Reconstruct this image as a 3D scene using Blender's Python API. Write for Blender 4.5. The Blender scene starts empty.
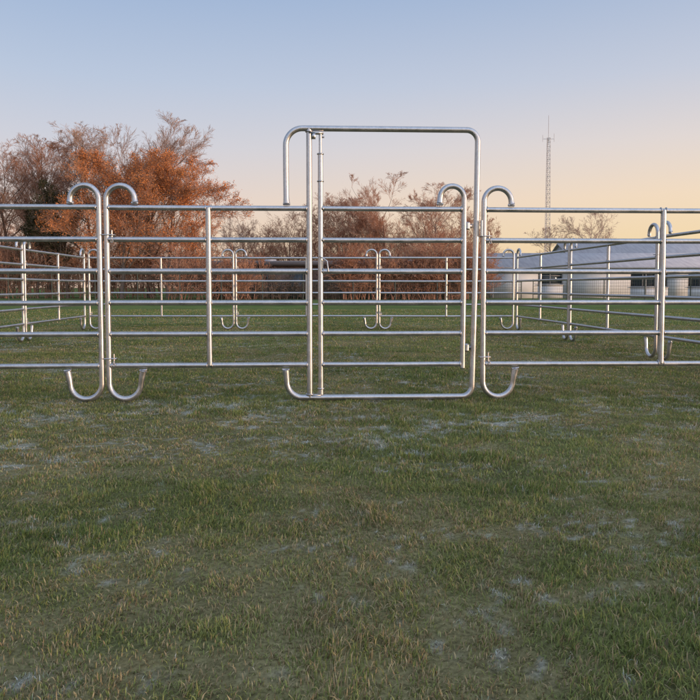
import bpy, math, numpy as np
from mathutils import Vector
rng=np.random.default_rng(7)
C=bpy.context.scene.collection
def s2l(c):
    return tuple((x/255/12.92 if x/255<=0.04045 else ((x/255+0.055)/1.055)**2.4) for x in c)
# ---------------------------------------------------------------- noise
def vnoise(x,y,seed=0):
    xi=np.floor(x).astype(np.int64); yi=np.floor(y).astype(np.int64)
    fx=x-xi; fy=y-yi; fx=fx*fx*(3-2*fx); fy=fy*fy*(3-2*fy)
    def h(a,b):
        n=(a*374761393+b*668265263+seed*982451653)&0x7fffffff
        n=((n^(n>>13))*1274126177)&0x7fffffff
        n=n^(n>>16)
        return (n&0xffff)/65535.0
    return (h(xi,yi)*(1-fx)+h(xi+1,yi)*fx)*(1-fy)+(h(xi,yi+1)*(1-fx)+h(xi+1,yi+1)*fx)*fy
def fbm(x,y,seed=0,o=4):
    a=0;t=0;s=1.0
    for i in range(o):
        a=a+s*vnoise(x*2**i+i*17.3,y*2**i-i*9.1,seed+i); t+=s; s*=0.55
    return a/t
def sstep(a,b,x):
    t=np.clip((x-a)/(b-a),0,1); return t*t*(3-2*t)
# ---------------------------------------------------------------- mesh helpers
def mesh_arr(name,V,quads=None,tris=None,col=None,smooth=True,mat=None,parent=None,mats=None,matidx=None):
    V=np.asarray(V,dtype=np.float32)
    q=np.zeros((0,4),int) if quads is None else np.asarray(quads)
    t=np.zeros((0,3),int) if tris is None else np.asarray(tris)
    me=bpy.data.meshes.new(name)
    me.vertices.add(len(V)); me.vertices.foreach_set('co',V.ravel())
    li=np.concatenate([q.ravel(),t.ravel()]).astype(np.int32)
    ls=np.concatenate([np.arange(len(q))*4,len(q)*4+np.arange(len(t))*3]).astype(np.int32)
    me.loops.add(len(li)); me.loops.foreach_set('vertex_index',li)
    me.polygons.add(len(ls)); me.polygons.foreach_set('loop_start',ls)
    me.update(calc_edges=True); me.validate()
    if smooth: me.polygons.foreach_set('use_smooth',np.ones(len(me.polygons),bool))
    if col is not None:
        a=me.color_attributes.new('col','FLOAT_COLOR','POINT')
        c=np.ones((len(V),4),np.float32); c[:,:3]=col; a.data.foreach_set('color',c.ravel())
    if mat: me.materials.append(mat)
    ob=bpy.data.objects.new(name,me); C.objects.link(ob)
    if parent: ob.parent=parent
    return ob
class MB:
    def __init__(s): s.V=[];s.Q=[];s.T=[];s.n=0
    def add(s,V,Q=None,T=None):
        V=np.asarray(V,float); s.V.append(V)
        if Q is not None and len(Q): s.Q.append(np.asarray(Q)+s.n)
        if T is not None and len(T): s.T.append(np.asarray(T)+s.n)
        s.n+=len(V)
    def tube(s,P,r,sides=14,cap=True,flat=1.0):
        P=np.asarray(P,float); k=len(P); r=np.ones(k)*r
        T=np.gradient(P,axis=0); T/=np.linalg.norm(T,axis=1)[:,None]
        ref=np.array([0,1.,0]) if abs(T[:,1]).max()<0.9 else np.array([0,0,1.])
        U=np.cross(T,ref); U/=np.linalg.norm(U,axis=1)[:,None]
        W=np.cross(T,U)
        a=np.arange(sides)/sides*2*math.pi
        V=P[:,None]+r[:,None,None]*(np.cos(a)[None,:,None]*U[:,None]+flat*np.sin(a)[None,:,None]*W[:,None])
        V=V.reshape(-1,3)
        i=np.arange(k-1)[:,None]*sides; j=np.arange(sides)[None]; j2=(j+1)%sides
        Q=np.stack([i+j,i+j2,i+sides+j2,i+sides+j],-1).reshape(-1,4)
        s.add(V,Q)
        if cap:
            for e,(idx,sg) in enumerate([(0,-1),(k-1,1)]):
                c=P[idx]; base=V.reshape(k,sides,3)[idx]
                dome=c+(base-c)*0.7+T[idx]*sg*r[idx]*0.3
                VV=np.vstack([base,dome,[c+T[idx]*sg*r[idx]*0.42]])
                jj=np.arange(sides); j3=(jj+1)%sides
                QQ=np.stack([jj,j3,j3+sides,jj+sides],-1); TT=np.stack([jj+sides,j3+sides,np.full(sides,2*sides)],-1)
                if sg<0: QQ=QQ[:,::-1]; TT=TT[:,::-1]
                s.add(VV,QQ,TT)
    def box(s,c,d):
        c=np.array(c,float); d=np.array(d,float)/2
        V=np.array([[x,y,z] for x in(-1,1) for y in(-1,1) for z in(-1,1)])*d+c
        s.add(V,[[0,1,3,2],[4,6,7,5],[0,4,5,1],[2,3,7,6],[0,2,6,4],[1,5,7,3]])
    def torus(s,c,R,r,axis='y',n=14,m=6,sx=1.0):
        a=np.arange(n)/n*2*math.pi;b=np.arange(m)/m*2*math.pi
        A,B=np.meshgrid(a,b,indexing='ij')
        X=(R+r*np.cos(B))*np.cos(A); Z=(R+r*np.cos(B))*np.sin(A)*sx; Y=r*np.sin(B)
        if axis=='y': V=np.stack([X,Y,Z],-1)
        elif axis=='x': V=np.stack([Y,X,Z],-1)
        else: V=np.stack([X,Z,Y],-1)
        V=V.reshape(-1,3)+np.array(c)
        i=np.arange(n)[:,None];j=np.arange(m)[None]
        Q=np.stack([i*m+j,((i+1)%n)*m+j,((i+1)%n)*m+(j+1)%m,i*m+(j+1)%m],-1).reshape(-1,4)
        s.add(V,Q)
    def make(s,name,mat,smooth=True,parent=None):
        V=np.vstack(s.V);Q=np.vstack(s.Q) if s.Q else None;T=np.vstack(s.T) if s.T else None
        return mesh_arr(name,V,Q,T,mat=mat,smooth=smooth,parent=parent)
# ---------------------------------------------------------------- materials
def newmat(name):
    m=bpy.data.materials.new(name); m.use_nodes=True; nt=m.node_tree
    return m,nt,nt.nodes['Principled BSDF']
def N(nt,t,**k):
    n=nt.nodes.new(t)
    for a,b in k.items(): setattr(n,a,b)
    return n
def noisy(name,c1,c2,scale,rough=0.8,bump=0.0,detail=3,metal=0,stretch=None,diffuse=False):
    m,nt,b=newmat(name)
    tc=N(nt,'ShaderNodeTexCoord'); mp=N(nt,'ShaderNodeMapping')
    if stretch: mp.inputs['Scale'].default_value=stretch
    nt.links.new(tc.outputs['Object'],mp.inputs[0])
    no=N(nt,'ShaderNodeTexNoise'); no.inputs['Scale'].default_value=scale; no.inputs['Detail'].default_value=detail
    nt.links.new(mp.outputs[0],no.inputs['Vector'])
    r=N(nt,'ShaderNodeValToRGB'); r.color_ramp.elements[0].position=.3; r.color_ramp.elements[1].position=.7
    r.color_ramp.elements[0].color=(*c1,1); r.color_ramp.elements[1].color=(*c2,1)
    nt.links.new(no.outputs['Fac'],r.inputs[0])
    if diffuse:
        nt.nodes.remove(b); df=N(nt,'ShaderNodeBsdfDiffuse'); nt.links.new(r.outputs[0],df.inputs[0]); nt.links.new(df.outputs[0],nt.nodes['Material Output'].inputs[0]); return m
    nt.links.new(r.outputs[0],b.inputs['Base Color'])
    b.inputs['Roughness'].default_value=rough; b.inputs['Metallic'].default_value=metal
    return m
def galv():
    m,nt,b=newmat('galvanised_steel')
    tc=N(nt,'ShaderNodeTexCoord')
    no=N(nt,'ShaderNodeTexNoise'); no.inputs['Scale'].default_value=9; no.inputs['Detail'].default_value=6
    vo=N(nt,'ShaderNodeTexVoronoi'); vo.inputs['Scale'].default_value=90
    nt.links.new(tc.outputs['Object'],no.inputs['Vector']); nt.links.new(tc.outputs['Object'],vo.inputs['Vector'])
    r=N(nt,'ShaderNodeMapRange'); r.inputs[1].default_value=.3; r.inputs[2].default_value=.7; r.inputs[3].default_value=.27; r.inputs[4].default_value=.48
    nt.links.new(no.outputs['Fac'],r.inputs[0]); nt.links.new(r.outputs[0],b.inputs['Roughness'])
    mx=N(nt,'ShaderNodeMix',data_type='RGBA'); mx.inputs[6].default_value=(.29,.30,.32,1); mx.inputs[7].default_value=(.53,.53,.54,1)
    sp=N(nt,'ShaderNodeSeparateColor'); nt.links.new(vo.outputs['Color'],sp.inputs[0])
    ad=N(nt,'ShaderNodeMath',operation='MULTIPLY_ADD'); ad.inputs[1].default_value=.35
    nt.links.new(sp.outputs[0],ad.inputs[0]); nt.links.new(no.outputs['Fac'],ad.inputs[2])
    nt.links.new(ad.outputs[0],mx.inputs[0]); nt.links.new(mx.outputs[2],b.inputs['Base Color'])
    b.inputs['Metallic'].default_value=.95
    bm=N(nt,'ShaderNodeBump'); bm.inputs['Strength'].default_value=.16; bm.inputs['Distance'].default_value=.004
    nt.links.new(no.outputs['Fac'],bm.inputs['Height']); nt.links.new(bm.outputs[0],b.inputs['Normal'])
    return m
STEEL=galv()
# ---------------------------------------------------------------- corral panels
RZ=[0.29+i*0.244 for i in range(6)]
RR=0.0200; PR=0.0215
def arc(cx,cz,r,a0,a1,n=16):
    a=np.radians(np.linspace(a0,a1,n)); return [(cx+r*math.cos(t),0,cz+r*math.sin(t)) for t in a]
def end_tube(mb,x,sg):
    rb=.122; rt=.108
    cb=x+sg*rb
    tip=[(x+sg*(2*rb+.018),0,.245),(x+sg*(2*rb+.008),0,.20)]
    A=arc(cb,.150,rb,0,-180,18) if sg>0 else arc(cb,.150,rb,-180,0,18)
    p=tip+A+[(x,0,.4),(x,0,1.0),(x,0,1.45)]
    T=arc(x+sg*rt,1.570,rt,180,0,18) if sg>0 else arc(x+sg*rt,1.570,rt,0,180,18)
    p=p+T+[(x+sg*2*rt+sg*.004,0,1.553)]
    r=np.full(len(p),PR); r[0]=.027; r[1]=.0245; r[-1]=.0245
    mb.tube(p,r,16)
    mb.tube([(x+sg*2*rt-.022,0,1.545),(x+sg*2*rt+.022,0,1.545)],.012,10)
    mb.tube([(x+sg*(2*rb+.018)-.026,0,.250),(x+sg*(2*rb+.018)+.026,0,.256)],.011,10)
def welds(mb,x,zs):
    for z in zs: mb.torus((x,0,z),RR+.002,.004,'x',12,5)
def couplings(mb,x,rs):
    for z in (1.30,.345):
        mb.tube([(x-.03,-.026,z),(x+.05,-.026,z),(x+.056,-.02,z),(x+.056,.02,z),(x+.05,.026,z),(x-.03,.026,z)],.0045,8)
        mb.tube([(x+.040,-.006,z-.035),(x+.040,-.006,z+.035)],.006,10)
        for i in range(2):
            mb.torus((x+.046,-.028,z-.03-.018*i),.008,.0025,'y' if i%2 else 'x',10,5,1.4)
def panel(name,A,B,idx):
    A=np.array(A);B=np.array(B);W=np.linalg.norm(B-A)
    r=np.random.default_rng(100+idx)
    mb=MB(); x0=.028;x1=W-.028
    end_tube(mb,x0,1); end_tube(mb,x1,-1)
    for z in RZ:
        dz=r.normal(0,.0015); sag=-abs(r.normal(0,.002))
        P=[(x0+(x1-x0)*t,0,z+dz+sag*4*t*(1-t)) for t in np.linspace(0,1,9)]
        mb.tube(P,RR,14,cap=False)
    welds(mb,x0+PR+.001,RZ); welds(mb,x1-PR-.001,RZ)
    m=W/2
    mb.tube([(m,-.006,RZ[0]),(m,-.006,RZ[-1])],PR*1.0,14)
    welds(mb,m+PR,RZ); welds(mb,m-PR,RZ)
    couplings(mb,x0,r)
    ob=mb.make(name,STEEL)
    ob.location=(A[0],A[1],0); ob.rotation_euler=(math.radians(r.normal(0,.25)),0,math.atan2(B[1]-A[1],B[0]-A[0]))
    return ob
fy=lambda x:5.5+.045*x
PA=(-1.90,fy(-1.9)); PB=(1.03,fy(1.03))
i=0
segs=[((-4.83,fy(-4.83)),PA),(PB,(3.97,fy(3.97))),
 ((3.99,5.74),(3.80,8.62)),((3.80,8.65),(3.64,11.6)),((3.64,11.63),(3.47,14.6)),
 ((-5.5,14.72),(-2.42,14.72)),((-2.42,14.72),(.59,14.72)),((.59,14.72),(3.45,14.68)),
 ((-4.87,5.36),(-5.12,8.4)),((-5.12,8.43),(-5.36,11.5)),((-5.36,11.53),(-5.55,14.66))]
for a,b in segs:
    panel('corral_panel',a,b,i); i+=1
# gate panel -----------------------------------------------------
gp=bpy.data.objects.new('corral_gate_panel',None); C.objects.link(gp)
gp.location=(PA[0],PA[1],0); gp.rotation_euler=(0,0,math.atan2(PB[1]-PA[1],PB[0]-PA[0]))
W=math.hypot(PB[0]-PA[0],PB[1]-PA[1])
mb=MB()
end_tube(mb,.028,1); XF=1.585
for z in RZ: mb.tube([(.028,0,z),(.8,0,z-.001),(XF,0,z)],RR,14,cap=False)
welds(mb,.028+PR+.001,RZ); welds(mb,XF-PR-.001,RZ); 
mb.tube([(.805,-.006,RZ[0]),(.805,-.006,RZ[-1])],PR,14); welds(mb,.805+PR,RZ); welds(mb,.805-PR,RZ)
couplings(mb,.028,None)
mb.make('fixed_section',STEEL,parent=gp)
mb=MB()
xr=W-.030; xr2=xr-.028; xl=1.405; zt=2.125; zb=.030; R=.13
p=[(xl+.004,0,1.55),(xl+.002,0,1.60),(xl,0,1.8)]+arc(xl+R,zt-R,R,180,90,14)+[(xr-.11,0,zt)]+arc(xr-.09,zt-.09,.09,90,0,12)[1:]
p+=[(xr-.006,0,1.4),(xr-.016,0,.7)]+arc(xr2-.085,zb+.085,.085,0,-90,12)+[(xl+.16,0,zb)]+arc(xl+.125,zb+.125,.125,-90,-180,12)[1:]+[(xl-.004,0,.21),(xl-.008,0,.245)]
r=np.full(len(p),.0225); r[0]=.026; r[-1]=.028; r[-2]=.025
mb.tube(p,r,16)
mb.tube([(xl-.02,0,1.545),(xl+.028,0,1.545)],.012,10)
mb.tube([(xl-.034,0,.252),(xl+.018,0,.25)],.011,10)
mb.tube([(XF,0,zb),(XF,0,zt)],.0225,14,cap=False)
mb.torus((XF,0,zt-.026),.026,.005,'z',12,6); mb.torus((XF,0,zb+.026),.026,.005,'z',12,6)
mb.make('gate_frame',STEEL,parent=gp)
mb=MB()
xh=2.800; xq=1.672
mb.tube([(xq,0,.055),(xq,0,1.93)],.020,14)
mb.tube([(xq,0,1.92),(xq,0,2.085)],.012,12)
mb.tube([(xq,0,2.06),(xq+.028,0,2.06)],.008,8)
for z in (1.93,1.72,.10): mb.torus((xq,0,z),.022,.006,'z',14,6)
mb.box(((XF+xq)/2+.01,0,2.088),(.115,.044,.012)); mb.box((XF+.035,-.018,2.065),(.03,.008,.05))
mb.box(((XF+xq)/2,0,.048),(.09,.04,.010))
for z in RZ: mb.tube([(xq,0,z),(2.2,0,z-.0015),(xh,0,z)],RR*.95,14,cap=False)
welds(mb,xq+.022,RZ); welds(mb,xh-.024,RZ)
rt=.095
mb.tube([(xh-.004,0,.26),(xh,0,.8),(xh,0,1.5)]+arc(xh-rt,1.595,rt,0,180,16)+[(xh-2*rt-.003,0,1.56)],[.0215]*19+[.025],16)
mb.tube([(xh-2*rt-.024,0,1.55),(xh-2*rt+.02,0,1.55)],.012,10)
mb.tube([(xq-.006,-.03,1.14),(xq+.05,-.035,1.10),(xq+.06,-.035,1.02)],.006,8)
mb.make('gate_leaf',STEEL,parent=gp)
mb=MB()
for z in (1.38,.42):
    mb.box((xh+.036,-.004,z),(.062,.010,.03)); mb.tube([(xh+.026,-.0,z-.022),(xh+.026,0,z+.022)],.024,14)
mb.tube([(xr+.03,-.03,1.30),(xr+.03,-.03,1.42)],.009,10)
mb.make('hinges',STEEL,parent=gp)
# ---------------------------------------------------------------- ground
def gh(x,y):
    d=np.hypot(x,y)
    return (fbm(x*.5+3,y*.5,11,3)-.5)*.04*np.exp(-(d/40)**2)+ (fbm(x*5,y*5,12,3)-.5)*.022*np.exp(-(d/25)**2)
def fields(x,y):
    base=fbm(x*.55+5,y*.55+9,21,4)
    lo=fbm(x*1.0+52,y*1.3+21,31,2); mi=fbm(x*6,y*7.5,33,3); hi=fbm(x*30,y*34,37,3)
    band=np.exp(-((y-4.2)/2.2)**2)*.05-.035
    v=lo*.24+mi*.30+hi*.46+band
    frost=sstep(.555,.70,v)
    v2=fbm(x*1.1+80,y*1.3,41,5)*.65+mi*.35+np.exp(-((y-4)/2.5)**2)*.04-x*.015*(y<8)
    dead=sstep(.42,.62,v2)
    mot=fbm(x*3.1+11,y*3.6,43,4)
    return base,frost,dead,mot
n=700
u=np.linspace(-1,1,n); k=7.4
sx=np.sinh(u*k)/math.sinh(k)*700
X,Y=np.meshgrid(sx,sx+3.5,indexing='ij')
Z=gh(X,Y)
b_,f_,d_,mo_=fields(X,Y)
br=np.array([.20,.16,.085]);wh=np.array([.46,.48,.47])
far=sstep(9,26,np.hypot(X,Y))[...,None]
t=b_[...,None]
soil=np.array([.105,.105,.045])
near=soil*(.5+.6*t+.4*mo_[...,None])*(1-d_[...,None]*.5)+br*d_[...,None]*.5
near=near*(1-.35*f_[...,None])+wh*.35*f_[...,None]
farc=(np.array([.100,.138,.045])*(.75+.5*t))*(1-.35*d_[...,None])+np.array([.17,.15,.07])*.35*d_[...,None]
col=near*(1-far)+farc*far
ii=np.arange(n-1)[:,None]*n+np.arange(n-1)[None]
Q=np.stack([ii,ii+n,ii+n+1,ii+1],-1).reshape(-1,4)
m,nt,b=newmat('ground_turf')
at=N(nt,'ShaderNodeAttribute',attribute_name='col'); tc=N(nt,'ShaderNodeTexCoord')
n1=N(nt,'ShaderNodeTexNoise'); n1.inputs['Scale'].default_value=60; n1.inputs['Detail'].default_value=4; n1.inputs['Roughness'].default_value=.75
n2=N(nt,'ShaderNodeTexNoise'); n2.inputs['Scale'].default_value=1.1; n2.inputs['Detail'].default_value=6; n2.inputs['Roughness'].default_value=.7
for q in (n1,n2): nt.links.new(tc.outputs['Object'],q.inputs['Vector'])
mr=N(nt,'ShaderNodeMapRange'); mr.inputs[1].default_value=.3; mr.inputs[2].default_value=.7; mr.inputs[3].default_value=.45; mr.inputs[4].default_value=1.6
nt.links.new(n1.outputs['Fac'],mr.inputs[0])
mr2=N(nt,'ShaderNodeMapRange'); mr2.inputs[1].default_value=.3; mr2.inputs[2].default_value=.7; mr2.inputs[3].default_value=.7; mr2.inputs[4].default_value=1.3
nt.links.new(n2.outputs['Fac'],mr2.inputs[0])
mm=N(nt,'ShaderNodeMath',operation='MULTIPLY'); nt.links.new(mr.outputs[0],mm.inputs[0]); nt.links.new(mr2.outputs[0],mm.inputs[1])
vm=N(nt,'ShaderNodeVectorMath',operation='SCALE'); nt.links.new(at.outputs['Color'],vm.inputs[0]); nt.links.new(mm.outputs[0],vm.inputs['Scale'])
df=N(nt,'ShaderNodeBsdfDiffuse'); nt.links.new(vm.outputs[0],df.inputs[0]); nt.nodes.remove(b); nt.links.new(df.outputs[0],nt.nodes['Material Output'].inputs[0])
mesh_arr('ground',np.stack([X,Y,Z],-1).reshape(-1,3),Q,col=col.reshape(-1,3),mat=m)
# ---------------------------------------------------------------- grass
def blades(zone):
    y0,y1,dens,wmul,hmul=zone
    half=lambda y:.56*y+.7
    A=(y1-y0)*2*half(y1); cnt=int(A*dens)
    y=rng.uniform(y0,y1,cnt); x=rng.uniform(-half(y1),half(y1),cnt)
    ok=np.abs(x)<half(y); x=x[ok];y=y[ok]
    cl=fbm(x*11,y*11,51,3)
    b_,f_,d_,mo=fields(x,y)
    keep=rng.random(len(x))<np.clip(.52+.7*sstep(.3,.65,cl)+.4*(mo-.5)-.22*f_-.20*d_,.12,1)
    x=x[keep];y=y[keep];cl=cl[keep];b_=b_[keep];f_=f_[keep];d_=d_[keep];mo=mo[keep]
    n=len(x)
    h=(.012+.018*rng.random(n)**1.6+.012*sstep(.5,.75,cl)+.022*sstep(.5,.8,mo)+.008*(b_-.5))*hmul*(1-.2*f_-.25*d_)
    az=rng.uniform(0,2*math.pi,n)*.85+fbm(x*2.5,y*2.5,61,2)*6
    lean=np.clip(rng.normal(.9,.45,n),.05,1.55)
    w=rng.uniform(.0008,.0018,n)*wmul
    L=np.stack([np.cos(az),np.sin(az)],-1)
    wa=az+math.pi/2+rng.normal(0,.6,n); Wd=np.stack([np.cos(wa),np.sin(wa)],-1)
    z=gh(x,y)-.002
    base=np.stack([x,y,z],-1)
    def pt(s,hh,lf): 
        o=base.copy(); o[:,:2]+=L*(h*lf)[:,None]; o[:,2]+=h*hh; return o
    side=np.concatenate([Wd,np.zeros((n,1))],1)*w[:,None]
    mid=pt(0,np.cos(lean*.5)*.55,np.sin(lean*.5)*.55)
    tip=pt(0,np.cos(lean*.5)*.55+np.cos(lean*1.25)*.45,np.sin(lean*.5)*.55+np.sin(lean*1.25)*.45)
    V=np.stack([base-side,base+side,mid-side*.85,mid+side*.85,tip],1)
    rr=rng.random(n)
    ga=np.array([.110,.155,.040]);gb=np.array([.265,.290,.100]);st=np.array([.44,.37,.21]);brn=np.array([.25,.175,.095])
    mixg=np.clip(rng.random(n)*.8+(b_-.5)-.9*(mo-.5)+.1,0,1)[:,None]
    c=ga*(1-mixg)+gb*mixg
    isd=(rr<(.15+.42*d_))[:,None]; dd=rng.random((n,1)); c=np.where(isd,st*dd+brn*(1-dd),c)
    fa=np.clip(f_*(.1+.9*rng.random(n)),0,.75)[:,None]
    fcol=np.array([.60,.63,.61])
    c=c*(1-fa)+fcol*fa
    cc=np.repeat(c[:,None],5,1)
    cc[:,0:2]=cc[:,0:2]*.8+np.array([.15,.13,.07])*.2
    tipf=(.07+.25*f_)[:,None]*rng.random((n,1)); cc[:,4]=cc[:,4]*(1-tipf)+fcol*tipf
    return V.reshape(-1,3),cc.reshape(-1,3),n
zones=[(1.15,3.2,24000,1.0,1.0),(3.2,6.2,11500,1.4,1.0),(6.2,10,4200,2.2,1.0),(10,16,1400,3.8,1.0),(16,28,300,7,1.1)]
Vs=[];Cs=[];tot=0
for z in zones:
    v,c,k_=blades(z); Vs.append(v);Cs.append(c);tot+=k_
V=np.vstack(Vs);Cc=np.vstack(Cs)
o=np.arange(tot)[:,None]*5
Q=o+np.array([[0,1,3,2]]);T=o+np.array([[2,3,4]])
m,nt,b=newmat('grass_blades')
at=N(nt,'ShaderNodeAttribute',attribute_name='col'); nt.nodes.remove(b); b=N(nt,'ShaderNodeBsdfDiffuse'); nt.links.new(at.outputs['Color'],b.inputs['Color'])
tr=N(nt,'ShaderNodeBsdfTranslucent'); nt.links.new(at.outputs['Color'],tr.inputs[0])
ms=N(nt,'ShaderNodeMixShader'); ms.inputs[0].default_value=.25
nt.links.new(b.outputs[0],ms.inputs[1]); nt.links.new(tr.outputs[0],ms.inputs[2]); nt.links.new(ms.outputs[0],nt.nodes['Material Output'].inputs[0])
mesh_arr('grass',V,Q,T,col=Cc,mat=m,smooth=False)
# fallen leaves
mb=MB()
for k_ in range(26):
    y=rng.uniform(1.9,9); x=rng.uniform(-.6*y-.5,.6*y+.5); s=rng.uniform(.007,.014); a=rng.uniform(0,6.28)
    pts=[]
    for (px,py,pz) in [(-1,0,.0),(-.4,.5,.25),(.3,.55,.3),(1,0,.15),(.3,-.5,.35),(-.4,-.5,.2),(0,0,0)]:
        pts.append((x+s*(px*math.cos(a)-py*math.sin(a)),y+s*(px*math.sin(a)+py*math.cos(a)),float(gh(np.array(x),np.array(y)))+.014+s*pz*rng.uniform(.5,1.6)))
    mb.add(pts,None,[[6,i,(i+1)%6] for i in range(6)])
mb.make('fallen_leaves',noisy('dead_leaf',(.12,.055,.025),(.22,.12,.06),6,diffuse=True),smooth=False)
# ---------------------------------------------------------------- trees
def btube(P,R,sides):
    n,k,_=P.shape
    T=np.gradient(P,axis=1); T/=np.linalg.norm(T,axis=2,keepdims=True)+1e-9
    ref=np.array([.577,.577,-.577]); U=np.cross(T,ref); U/=np.linalg.norm(U,axis=2,keepdims=True)+1e-9
    Wv=np.cross(T,U); a=np.arange(sides)/sides*2*math.pi
    V=P[:,:,None]+R[:,:,None,None]*(np.cos(a)[:,None]*U[:,:,None]+np.sin(a)[:,None]*Wv[:,:,None])
    b0=(np.arange(n)*k*sides)[:,None,None]; i=np.arange(k-1)[None,:,None]*sides; j=np.arange(sides)[None,None]; j2=(j+1)%sides
    Q=np.stack([b0+i+j,b0+i+j2,b0+i+sides+j2,b0+i+sides+j],-1).reshape(-1,4)
    return V.reshape(-1,3),Q
def norm(v): return v/(np.linalg.norm(v,axis=-1,keepdims=True)+1e-9)
def walk(S,D,L,k,wig,trop,g):
    P=[S];d=D;seg=(L/(k-1))[:,None]
    for _ in range(k-1):
        d=norm(d+g.normal(0,wig,S.shape)+np.array([0,0,trop])); P.append(P[-1]+d*seg)
    return np.stack(P,1)
def kids(P,R,L,m,tmin,a0,a1,ratio,k,wig,trop,rr,g,fall=.55):
    n,kk,_=P.shape
    t=g.uniform(tmin,1,(n,m)); t[:,0]=.98
    f=t*(kk-1); i=np.clip(f.astype(int),0,kk-2); fr=(f-i)[...,None]
    I=np.arange(n)[:,None]
    S=P[I,i]*(1-fr)+P[I,i+1]*fr; T=norm(P[I,i+1]-P[I,i])
    rad=(R[I,i]*(1-fr[...,0])+R[I,i+1]*fr[...,0])*rr
    q=norm(g.normal(0,1,T.shape)); q=norm(q-(q*T).sum(-1,keepdims=True)*T)
    A=np.radians(g.uniform(a0,a1,(n,m,1)))
    D=norm(np.cos(A)*T+np.sin(A)*q)
    LL=(L[:,None]*ratio*(1.15-fall*t)*g.uniform(.75,1.15,(n,m)))
    S=S.reshape(-1,3);D=D.reshape(-1,3);LL=LL.ravel();rad=rad.ravel()
    P2=walk(S,D,LL,k,wig,trop,g)
    R2=rad[:,None]*np.linspace(1,.3,k)[None]
    return P2,R2,LL
def tree(name,loc,H,wid,seed,mat,lv=(16,9,8,8),leaf=None,rmin=.008,bark=None,trunk=.60,leafn=0,leafmax=.8,rnd=0.0):
    g=np.random.default_rng(seed)
    S=np.zeros((1,3)); L=np.array([trunk]); D=np.array([[0,0,1.]]); r0=.015
    P=walk(S,D,L,9,.045,.08,g); R=r0*np.linspace(1,.3,9)[None]*np.ones((len(S),1))
    allP=[(P,R,7)]
    P1,R1,L1=kids(P,R,L,lv[0],.14,28,60,.66,8,.07,.07,.5,g,.5-rnd); allP.append((P1,R1,6))
    P2,R2,L2=kids(P1,R1,L1,lv[1],.2,24,54,.5,6,.08,.06,.5,g); allP.append((P2,R2,5))
    P3,R3,L3=kids(P2,R2,L2,lv[2],.15,22,50,.55,5,.09,.05,.55,g); allP.append((P3,R3,4))
    P4,R4,L4=kids(P3,R3,L3,lv[3],.1,20,50,.6,4,.09,.04,.7,g); allP.append((P4,R4,3))
    zmax=np.percentile(P4[...,2],99.3); rx=np.percentile(np.abs(P4[...,0]),98)
    # compress the few leaders that overshoot so the crown top is rounded
    def sq(Pn):
        Pn=Pn.copy(); z=Pn[...,2]; o_=z>zmax*.93; z[o_]=zmax*.93+(z[o_]-zmax*.93)*.5; return Pn
    sc=np.array([wid/rx,wid/rx,H/zmax])
    Vs=[];Qs=[];n0=0
    for P_,R_,s_ in allP:
        v,q=btube(sq(P_)*sc,np.maximum(R_*H,rmin),s_); Vs.append(v);Qs.append(q+n0);n0+=len(v)
    e=bpy.data.objects.new(name,None); C.objects.link(e); e.location=(loc[0],loc[1],-.05)
    e.rotation_euler=(0,0,g.uniform(0,6.28))
    ntr=len(Vs[0])+len(Vs[1])
    mesh_arr('trunk',np.vstack(Vs[:2]),np.vstack(Qs[:2]),mat=bark or BARK,parent=e)
    mesh_arr('twigs',np.vstack(Vs[2:]),np.vstack(Qs[2:])-ntr,mat=mat,parent=e)
    if leaf:
        pts=(sq(P4)*sc).reshape(-1,3); pts=pts[pts[:,2]<H*leafmax]
        pts=pts[g.integers(0,len(pts),leafn)]+g.normal(0,.12,(leafn,3))
        a=norm(g.normal(0,1,(leafn,3))); b=norm(np.cross(a,g.normal(0,1,(leafn,3)))); s=g.uniform(.025,.065,(leafn,1))
        V=np.stack([pts-a*s,pts+b*s*.6,pts+a*s,pts-b*s*.6],1).reshape(-1,3)
        mesh_arr('leaves',V,np.arange(leafn)[:,None]*4+np.arange(4)[None],mat=leaf,parent=e,smooth=False)
    return e
BARK=noisy('bark',(.13,.09,.07),(.22,.16,.13),3,diffuse=True)
TW_R=noisy('twig_red',(.36,.18,.12),(.48,.27,.18),.5,diffuse=True)
TW_B=noisy('twig_brown',(.20,.14,.11),(.30,.21,.165),.5,diffuse=True)
TW_P=noisy('twig_pale',(.38,.25,.20),(.50,.35,.28),.5,diffuse=True)
LF_O=noisy('copper_leaves',(.42,.14,.045),(.66,.27,.10),.9,diffuse=True)
LF_D=noisy('evergreen_needles',(.030,.035,.016),(.075,.065,.032),1.2,diffuse=True)
def at_px(px,Y): return ((px-350)*Y/700,Y)
def ht(py,Y): return .9+(287-py)*Y/700
tree('bare_tree',at_px(150,58),ht(112,58),4.6,1,TW_P,lv=(20,10,8,8),rnd=.3)
tree('copper_beech_tree',at_px(168,55),ht(150,55),4.2,2,TW_R,leaf=LF_O,leafn=34000,leafmax=.97,rnd=.3)
tree('copper_beech_tree',at_px(122,54),ht(150,54),4.2,12,TW_R,leaf=LF_O,leafn=30000,leafmax=.95,rnd=.3)
tree('bare_tree',at_px(98,60),ht(128,60),4.6,3,TW_P,rnd=.3)
tree('bare_tree',at_px(50,62),ht(138,62),4.8,4,TW_R,rnd=.2)
tree('bare_tree',at_px(8,60),ht(144,60),4.6,5,TW_R,rnd=.2)
tree('bare_tree',at_px(-50,60),ht(150,60),4.5,15,TW_B,lv=(13,8,8,6))
tree('evergreen_tree',at_px(68,56),ht(182,56),2.5,6,TW_B,lv=(18,8,7,5),leaf=LF_D,leafn=26000,leafmax=1)
tree('evergreen_tree',at_px(38,56),ht(205,56),2.2,16,TW_B,lv=(18,8,7,5),leaf=LF_D,leafn=18000,leafmax=1)
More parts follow.
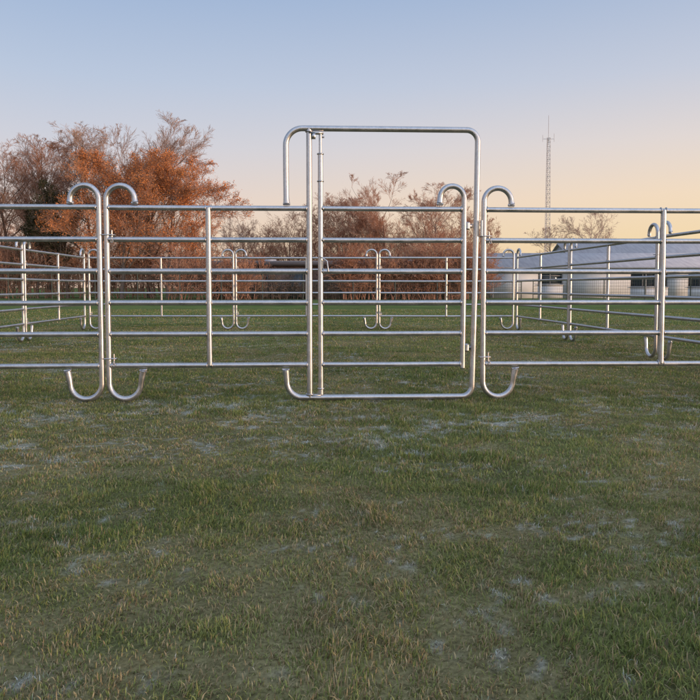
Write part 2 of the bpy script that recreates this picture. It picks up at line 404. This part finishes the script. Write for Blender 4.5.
tree('bare_tree',at_px(245,80),ht(214,80),2.6,7,TW_P,lv=(12,8,6,5))
tree('bare_tree',at_px(290,78),ht(212,78),3.8,8,TW_R,lv=(13,8,7,6),rnd=.2)
tree('bare_tree',at_px(345,72),ht(190,72),3.8,9,TW_R,rnd=.3)
tree('bare_tree',at_px(385,70),ht(171,70),4.3,10,TW_R,rnd=.3)
tree('bare_tree',at_px(434,71),ht(175,71),4.3,11,TW_R,rnd=.3)
tree('bare_tree',at_px(470,74),ht(205,74),2.8,17,TW_R,lv=(13,8,7,6),rnd=.2)
tree('bare_tree',at_px(593,85),ht(208,85),4.2,13,TW_P,lv=(14,8,7,6),rnd=.2)
tree('bare_tree',at_px(555,90),ht(224,90),3.0,14,TW_P,lv=(12,8,6,5))
def scrub(name,x0,x1,Y,dY,h0,h1,count,mat,seed):
    g=np.random.default_rng(seed)
    S=np.stack([g.uniform(x0,x1,count),Y+g.uniform(-dY,dY,count),np.zeros(count)],1)
    L=g.uniform(h0,h1,count)*(.7+.6*fbm(S[:,0]*.25,S[:,1]*0,seed,3)); D=norm(np.stack([g.normal(0,.25,count),g.normal(0,.25,count),np.ones(count)],1))
    P=walk(S,D,L,6,.1,.06,g); R=(L*.010)[:,None]*np.linspace(1,.4,6)[None]
    P1,R1,L1=kids(P,R,L,7,.08,25,60,.5,5,.14,.05,.6,g); P2,R2,L2=kids(P1,R1,L1,6,.1,25,60,.5,4,.15,.03,.7,g); P3,R3,L3=kids(P2,R2,L2,4,.1,25,60,.6,3,.15,.03,.8,g)
    Vs=[];Qs=[];n0=0
    for P_,R_,s_ in ((P,R,4),(P1,R1,3),(P2,R2,3),(P3,R3,3)):
        v,q=btube(P_,np.maximum(R_,.009),s_); Vs.append(v);Qs.append(q+n0);n0+=len(v)
    mesh_arr(name,np.vstack(Vs),np.vstack(Qs),mat=mat)
scrub('distant_trees',-60,14,76,3,4.5,7.5,330,TW_R,71)
scrub('hedge',-44,-13,57,1.5,2.4,4.0,240,TW_R,72)
scrub('distant_trees',10,75,100,4,3.0,5,160,TW_B,73)
scrub('hedge',-.5,9.8,50.5,.8,2.0,3.4,190,TW_R,74)
scrub('hedge',-13,-6.8,50.5,.8,1.6,3.0,90,TW_R,75)
scrub('hedge',-6.8,-.5,51.2,.5,.8,1.8,50,TW_B,76)
# ---------------------------------------------------------------- buildings
def brickmat():
    m,nt,b=newmat('brick_wall')
    tc=N(nt,'ShaderNodeTexCoord'); mp=N(nt,'ShaderNodeMapping'); mp.inputs['Rotation'].default_value=(math.radians(90),0,0)
    nt.links.new(tc.outputs['Object'],mp.inputs[0])
    br=N(nt,'ShaderNodeTexBrick'); br.inputs['Scale'].default_value=1; br.inputs['Brick Width'].default_value=.22; br.inputs['Row Height'].default_value=.075; br.inputs['Mortar Size'].default_value=.008
    br.inputs['Color1'].default_value=(.14,.07,.05,1); br.inputs['Color2'].default_value=(.20,.105,.075,1); br.inputs['Mortar'].default_value=(.2,.17,.15,1)
    nt.links.new(mp.outputs[0],br.inputs['Vector']); nt.links.new(br.outputs['Color'],b.inputs['Base Color']); b.inputs['Roughness'].default_value=.9
    return m
BRICK=brickmat()
WHITE=noisy('painted_wall',(.44,.46,.49),(.56,.57,.58),.8,.8)
FASC=noisy('fascia',(.12,.095,.085),(.17,.13,.115),.6,.8)
ROOF=noisy('roof_sheet',(.30,.29,.31),(.40,.39,.40),.7,.7,stretch=(6,1,1))
FRAME=noisy('window_frame',(.22,.23,.24),(.28,.28,.29),2,.5)
DOORM=noisy('door_paint',(.05,.06,.07),(.08,.09,.10),2,.5)
m,nt,b=newmat('glass'); b.inputs['Base Color'].default_value=(.03,.04,.05,1); b.inputs['Roughness'].default_value=.08; b.inputs['Specular IOR Level'].default_value=.4
ngn=N(nt,'ShaderNodeTexNoise'); ngn.inputs['Scale'].default_value=1.5; bb=N(nt,'ShaderNodeBump'); bb.inputs['Strength'].default_value=.05; nt.links.new(ngn.outputs['Fac'],bb.inputs['Height']); nt.links.new(bb.outputs[0],b.inputs['Normal'])
GLASS=m
def building(name,x0,x1,y,depth,hw,ops,wall,flat=True,ridge=0,fasc=.35):
    e=bpy.data.objects.new(name,None); C.objects.link(e); e.location=((x0+x1)/2,y,0)
    w=(x1-x0)/2; mb=MB(); th=.28
    xs=sorted(set([-w,w]+[o[0]-(x0+x1)/2 for o in ops]+[o[1]-(x0+x1)/2 for o in ops]))
    for a,bb in zip(xs[:-1],xs[1:]):
        mid=(a+bb)/2+(x0+x1)/2; op=[o for o in ops if o[0]<mid<o[1]]
        if not op: mb.box(((a+bb)/2,th/2,hw/2),(bb-a,th,hw))
        else:
            o=op[0]
            if o[2]>0.02: mb.box(((a+bb)/2,th/2,o[2]/2),(bb-a,th,o[2]))
            mb.box(((a+bb)/2,th/2,(o[3]+hw)/2),(bb-a,th,hw-o[3]))
    mb.box((-w+th/2,depth/2+th/2,hw/2),(th,depth-th,hw)); mb.box((w-th/2,depth/2+th/2,hw/2),(th,depth-th,hw)); mb.box((0,depth+th/2,hw/2),(2*w,th,hw))
    if not flat:
        for sx_ in (-w+.002,w-th-.002+.0): 
            V=[(sx_,0,hw+.001),(sx_,depth+th,hw+.001),(sx_,(depth+th)/2,ridge-.12),(sx_+th,0,hw+.001),(sx_+th,depth+th,hw+.001),(sx_+th,(depth+th)/2,ridge-.12)]
            mb.add(V,[[0,3,5,2],[1,2,5,4]],[[0,2,1],[3,4,5]])
    mb.make('walls',wall,False,e)
    gl=MB();fr=MB();dr=MB()
    for (xa,xb,za,zb,kd) in ops:
        xa-=(x0+x1)/2; xb-=(x0+x1)/2
        if kd=='w':
            gl.box(((xa+xb)/2,.16,(za+zb)/2),(xb-xa-.02,.02,zb-za-.02))
            nn=max(1,round((xb-xa)/1.0))
            for i in range(nn+1):
                xx=xa+.035+(xb-xa-.07)*i/nn; fr.box((xx,.12,(za+zb)/2),(.06,.06,zb-za-.004))
            for zz in (za+.035,zb-.035,za+(zb-za)*.7): fr.box(((xa+xb)/2,.118,zz),(xb-xa-.004,.05,.06))
            fr.box(((xa+xb)/2,-.03,za-.03),(xb-xa+.1,.1,.05))
        else:
            dr.box(((xa+xb)/2,.14,(za+zb)/2),(xb-xa-.01,.05,zb-za-.01)); dr.box(((xa+xb)/2,.10,1.1),(.04,.03,1.9))
    if gl.n: gl.make('windows',GLASS,False,e); fr.make('window_frames',FRAME,False,e)
    if dr.n: dr.make('doors',DOORM,False,e)
    rf=MB()
    if flat:
        rf.box((0,depth/2+.14,hw+fasc/2+.002),(2*w+.6,depth+.9,fasc)); rf.make('roof_fascia',FASC,False,e)
        rt_=MB(); rt_.box((0,depth/2+.14,hw+fasc+.03),(2*w+.5,depth+.8,.05)); 
        for q in range(3): rt_.box((-w*.6+q*w*.6,depth/2,hw+fasc+.2),(.9,.9,.3))
        rt_.make('roof',ROOF,False,e)
    else:
        ov=.4; d2=(depth+th)/2; s=(ridge-hw)/d2
        for k_,(ya,yb) in enumerate(((-ov,d2),(depth+th+ov,d2))):
            za=hw-ov*s+.02; zb=ridge
            q=[(-w-.3,ya,za),(w+.3,ya,za),(w+.3,yb,zb),(-w-.3,yb,zb)]
            q+=[(a,b_,c-.12) for a,b_,c in q]
            rf.add(q,[[0,1,2,3],[4,7,6,5],[0,4,5,1],[0,3,7,4],[1,5,6,2]])
        rf.make('roof',ROOF,False,e)
        gt=MB(); gt.tube([(-w-.3,-ov-.05,hw-ov*s-.06),(w+.3,-ov-.05,hw-ov*s-.06)],.06,8); 
        for xx in (-w+.2,0,w-.2): gt.tube([(xx,-.06,hw-.15),(xx,-.06,.05)],.04,8)
        gt.make('gutter',FRAME,True,e)
    return e
ops=[(-9.2,-6.2,.9,2.1,'w'),(-4.6,-3.4,.02,2.15,'d'),(4.6,6.6,1.0,2.1,'w')]
building('brick_building',-10.4,9.0,53,9,2.5,ops,BRICK,True,fasc=.3)
ops=[(15,17,1.1,2.1,'w'),(22.4,25.4,.9,2.1,'w'),(27,31,.9,2.1,'w')]
building('white_bungalow',11.2,36,56,8,2.6,ops,WHITE,False,3.8)
ops=[(xx,xx+1.4,1.0,2.2,'w') for xx in np.arange(27.5,44,4.0)]
building('farm_building',24.5,56,76,12,3.6,ops,WHITE,False,6.0)
# ---------------------------------------------------------------- mesh fence
FEN=noisy('fence_coating',(.03,.045,.035),(.06,.075,.06),3,.6)
def meshfence(name,A,B,h=1.5):
    A=np.array(A,float);B=np.array(B,float);Lg=np.linalg.norm(B-A); mb=MB()
    npost=int(Lg/2.5)
    for i in range(npost+1): 
        x=i*Lg/npost; mb.tube([(x,0,0),(x,0,h+.08)],.03,6)
    for z in np.linspace(.08,h,8): mb.tube([(0,.03,z),(Lg,.03,z)],.006 if 0.1<z<h-.01 else .012,4)
    xs=np.arange(0,Lg,.14)
    P=np.stack([np.stack([xs,0*xs+.03,0*xs+.03],-1),np.stack([xs,0*xs+.03,0*xs+h/2],-1),np.stack([xs,0*xs+.03,0*xs+h],-1)],1)
    v,q=btube(P,np.full((len(xs),3),.005),3); mb.add(v,q)
    ob=mb.make(name,FEN,False); ob.location=(A[0],A[1],0); ob.rotation_euler=(0,0,math.atan2(B[1]-A[1],B[0]-A[0]))
meshfence('mesh_fence',(-34,42),(-3,45),1.7)
meshfence('mesh_fence',(-2.5,45),(11,45),1.2)
meshfence('mesh_fence',(11.5,44),(19,34),1.3)
meshfence('mesh_fence',(19,34),(34,32),1.3)
# ---------------------------------------------------------------- radio mast
mb=MB(); Ym=150; H=ht(140,Ym)
w0=.75;w1=.40;ns=36
cor=[(math.cos(a),math.sin(a)) for a in (math.pi/2,math.pi*7/6,math.pi*11/6)]
for cx,cy in cor: mb.tube([(cx*w0,cy*w0,0),(cx*w1,cy*w1,H)],.055,6)
for i in range(ns):
    z0=H*i/ns;z1=H*(i+1)/ns;a=w0+(w1-w0)*i/ns;b2=w0+(w1-w0)*(i+1)/ns
    for j in range(3):
        c0=cor[j];c1=cor[(j+1)%3]
        if i%2: c0,c1=c1,c0
        mb.tube([(c0[0]*a,c0[1]*a,z0),(c1[0]*b2,c1[1]*b2,z1)],.03,4); mb.tube([(c0[0]*b2,c0[1]*b2,z1),(c1[0]*b2,c1[1]*b2,z1)],.025,4)
Ht=ht(118,Ym)
mb.tube([(0,0,H-1),(0,0,Ht)],.05,6); mb.tube([(-1.2,0,H-.2),(1.2,0,H-.2)],.04,6); mb.tube([(-1.2,0,H-.8),(-1.2,0,H+.6)],.04,6); mb.tube([(1.2,0,H-.8),(1.2,0,H+.9)],.04,6)
ob=mb.make('radio_mast',noisy('mast_paint',(.35,.35,.37),(.45,.43,.44),1,.5,metal=.3)); ob.location=(*at_px(546,Ym),0)
# ---------------------------------------------------------------- world & sun
AZ=math.radians(112); EL=math.radians(3.0)
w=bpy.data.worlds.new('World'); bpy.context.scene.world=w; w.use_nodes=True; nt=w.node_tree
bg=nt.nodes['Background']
sk=N(nt,'ShaderNodeTexSky',sky_type='NISHITA'); sk.sun_disc=False; sk.sun_elevation=EL; sk.sun_rotation=AZ; sk.dust_density=1.5; sk.ozone_density=2
sc_=N(nt,'ShaderNodeVectorMath',operation='SCALE'); sc_.inputs['Scale'].default_value=1.6
nt.links.new(sk.outputs[0],sc_.inputs[0])
tc=N(nt,'ShaderNodeTexCoord'); sp=N(nt,'ShaderNodeSeparateXYZ'); nt.links.new(tc.outputs['Generated'],sp.inputs[0])
def ramp(st):
    r=N(nt,'ShaderNodeValToRGB'); el=r.color_ramp.elements
    while len(el)<len(st): el.new(.5)
    for e_,(p_,c_) in zip(el,st): e_.position=p_; e_.color=(*s2l(c_),1)
    nt.links.new(sp.outputs['Z'],r.inputs[0]); return r
rl=ramp([(0,(246,214,192)),(.07,(244,218,200)),(.12,(237,220,213)),(.19,(217,217,227)),(.27,(195,208,230)),(.38,(166,189,223)),(.6,(178,196,228)),(1,(192,208,233))])
rr_=ramp([(0,(255,221,170)),(.06,(255,227,182)),(.12,(254,229,201)),(.19,(236,225,221)),(.27,(207,213,229)),(.38,(174,193,223)),(.6,(184,200,228)),(1,(192,208,233))])  # both ramps: stops above the frame lifted to add light on the grass
mr=N(nt,'ShaderNodeMapRange'); mr.inputs[1].default_value=-.35; mr.inputs[2].default_value=.4; nt.links.new(sp.outputs['X'],mr.inputs[0])
mx=N(nt,'ShaderNodeMix',data_type='RGBA'); nt.links.new(mr.outputs[0],mx.inputs[0]); nt.links.new(rl.outputs[0],mx.inputs[6]); nt.links.new(rr_.outputs[0],mx.inputs[7])
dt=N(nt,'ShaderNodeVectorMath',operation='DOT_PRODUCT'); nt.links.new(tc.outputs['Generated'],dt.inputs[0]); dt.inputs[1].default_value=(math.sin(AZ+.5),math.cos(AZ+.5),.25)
gl=N(nt,'ShaderNodeMapRange'); gl.inputs[1].default_value=-.1; gl.inputs[2].default_value=1; gl.inputs[3].default_value=10; gl.inputs[4].default_value=24  # added sky brightness behind right of camera, out of view, to light the grass
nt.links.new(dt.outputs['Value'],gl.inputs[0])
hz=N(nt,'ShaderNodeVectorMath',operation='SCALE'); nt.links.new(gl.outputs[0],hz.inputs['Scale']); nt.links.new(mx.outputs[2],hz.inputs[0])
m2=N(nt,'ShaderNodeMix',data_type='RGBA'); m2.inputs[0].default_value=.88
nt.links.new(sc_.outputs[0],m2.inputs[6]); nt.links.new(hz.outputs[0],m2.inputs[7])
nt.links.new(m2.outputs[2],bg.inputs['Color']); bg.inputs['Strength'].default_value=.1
L=bpy.data.lights.new('sun','SUN'); L.energy=3.0; L.angle=math.radians(.5); L.color=(1,.64,.40)
so=bpy.data.objects.new('sun',L); C.objects.link(so)
d=Vector((math.sin(AZ)*math.cos(EL),math.cos(AZ)*math.cos(EL),math.sin(EL)))
so.rotation_euler=d.to_track_quat('Z','Y').to_euler()
# ---------------------------------------------------------------- camera
cd=bpy.data.cameras.new('camera'); cam=bpy.data.objects.new('camera',cd); C.objects.link(cam)
cam.location=(0,0,.9); p=3.0; cam.rotation_euler=(math.radians(90-p),0,0)
cd.sensor_width=36; cd.lens=36; cd.clip_end=3000; cd.clip_start=.05
pp=287+700*math.tan(math.radians(p)); cd.shift_y=(pp-350)/700
bpy.context.scene.camera=cam
vs=bpy.context.scene.view_settings; vs.view_transform='Standard'; vs.look='None'; vs.exposure=0
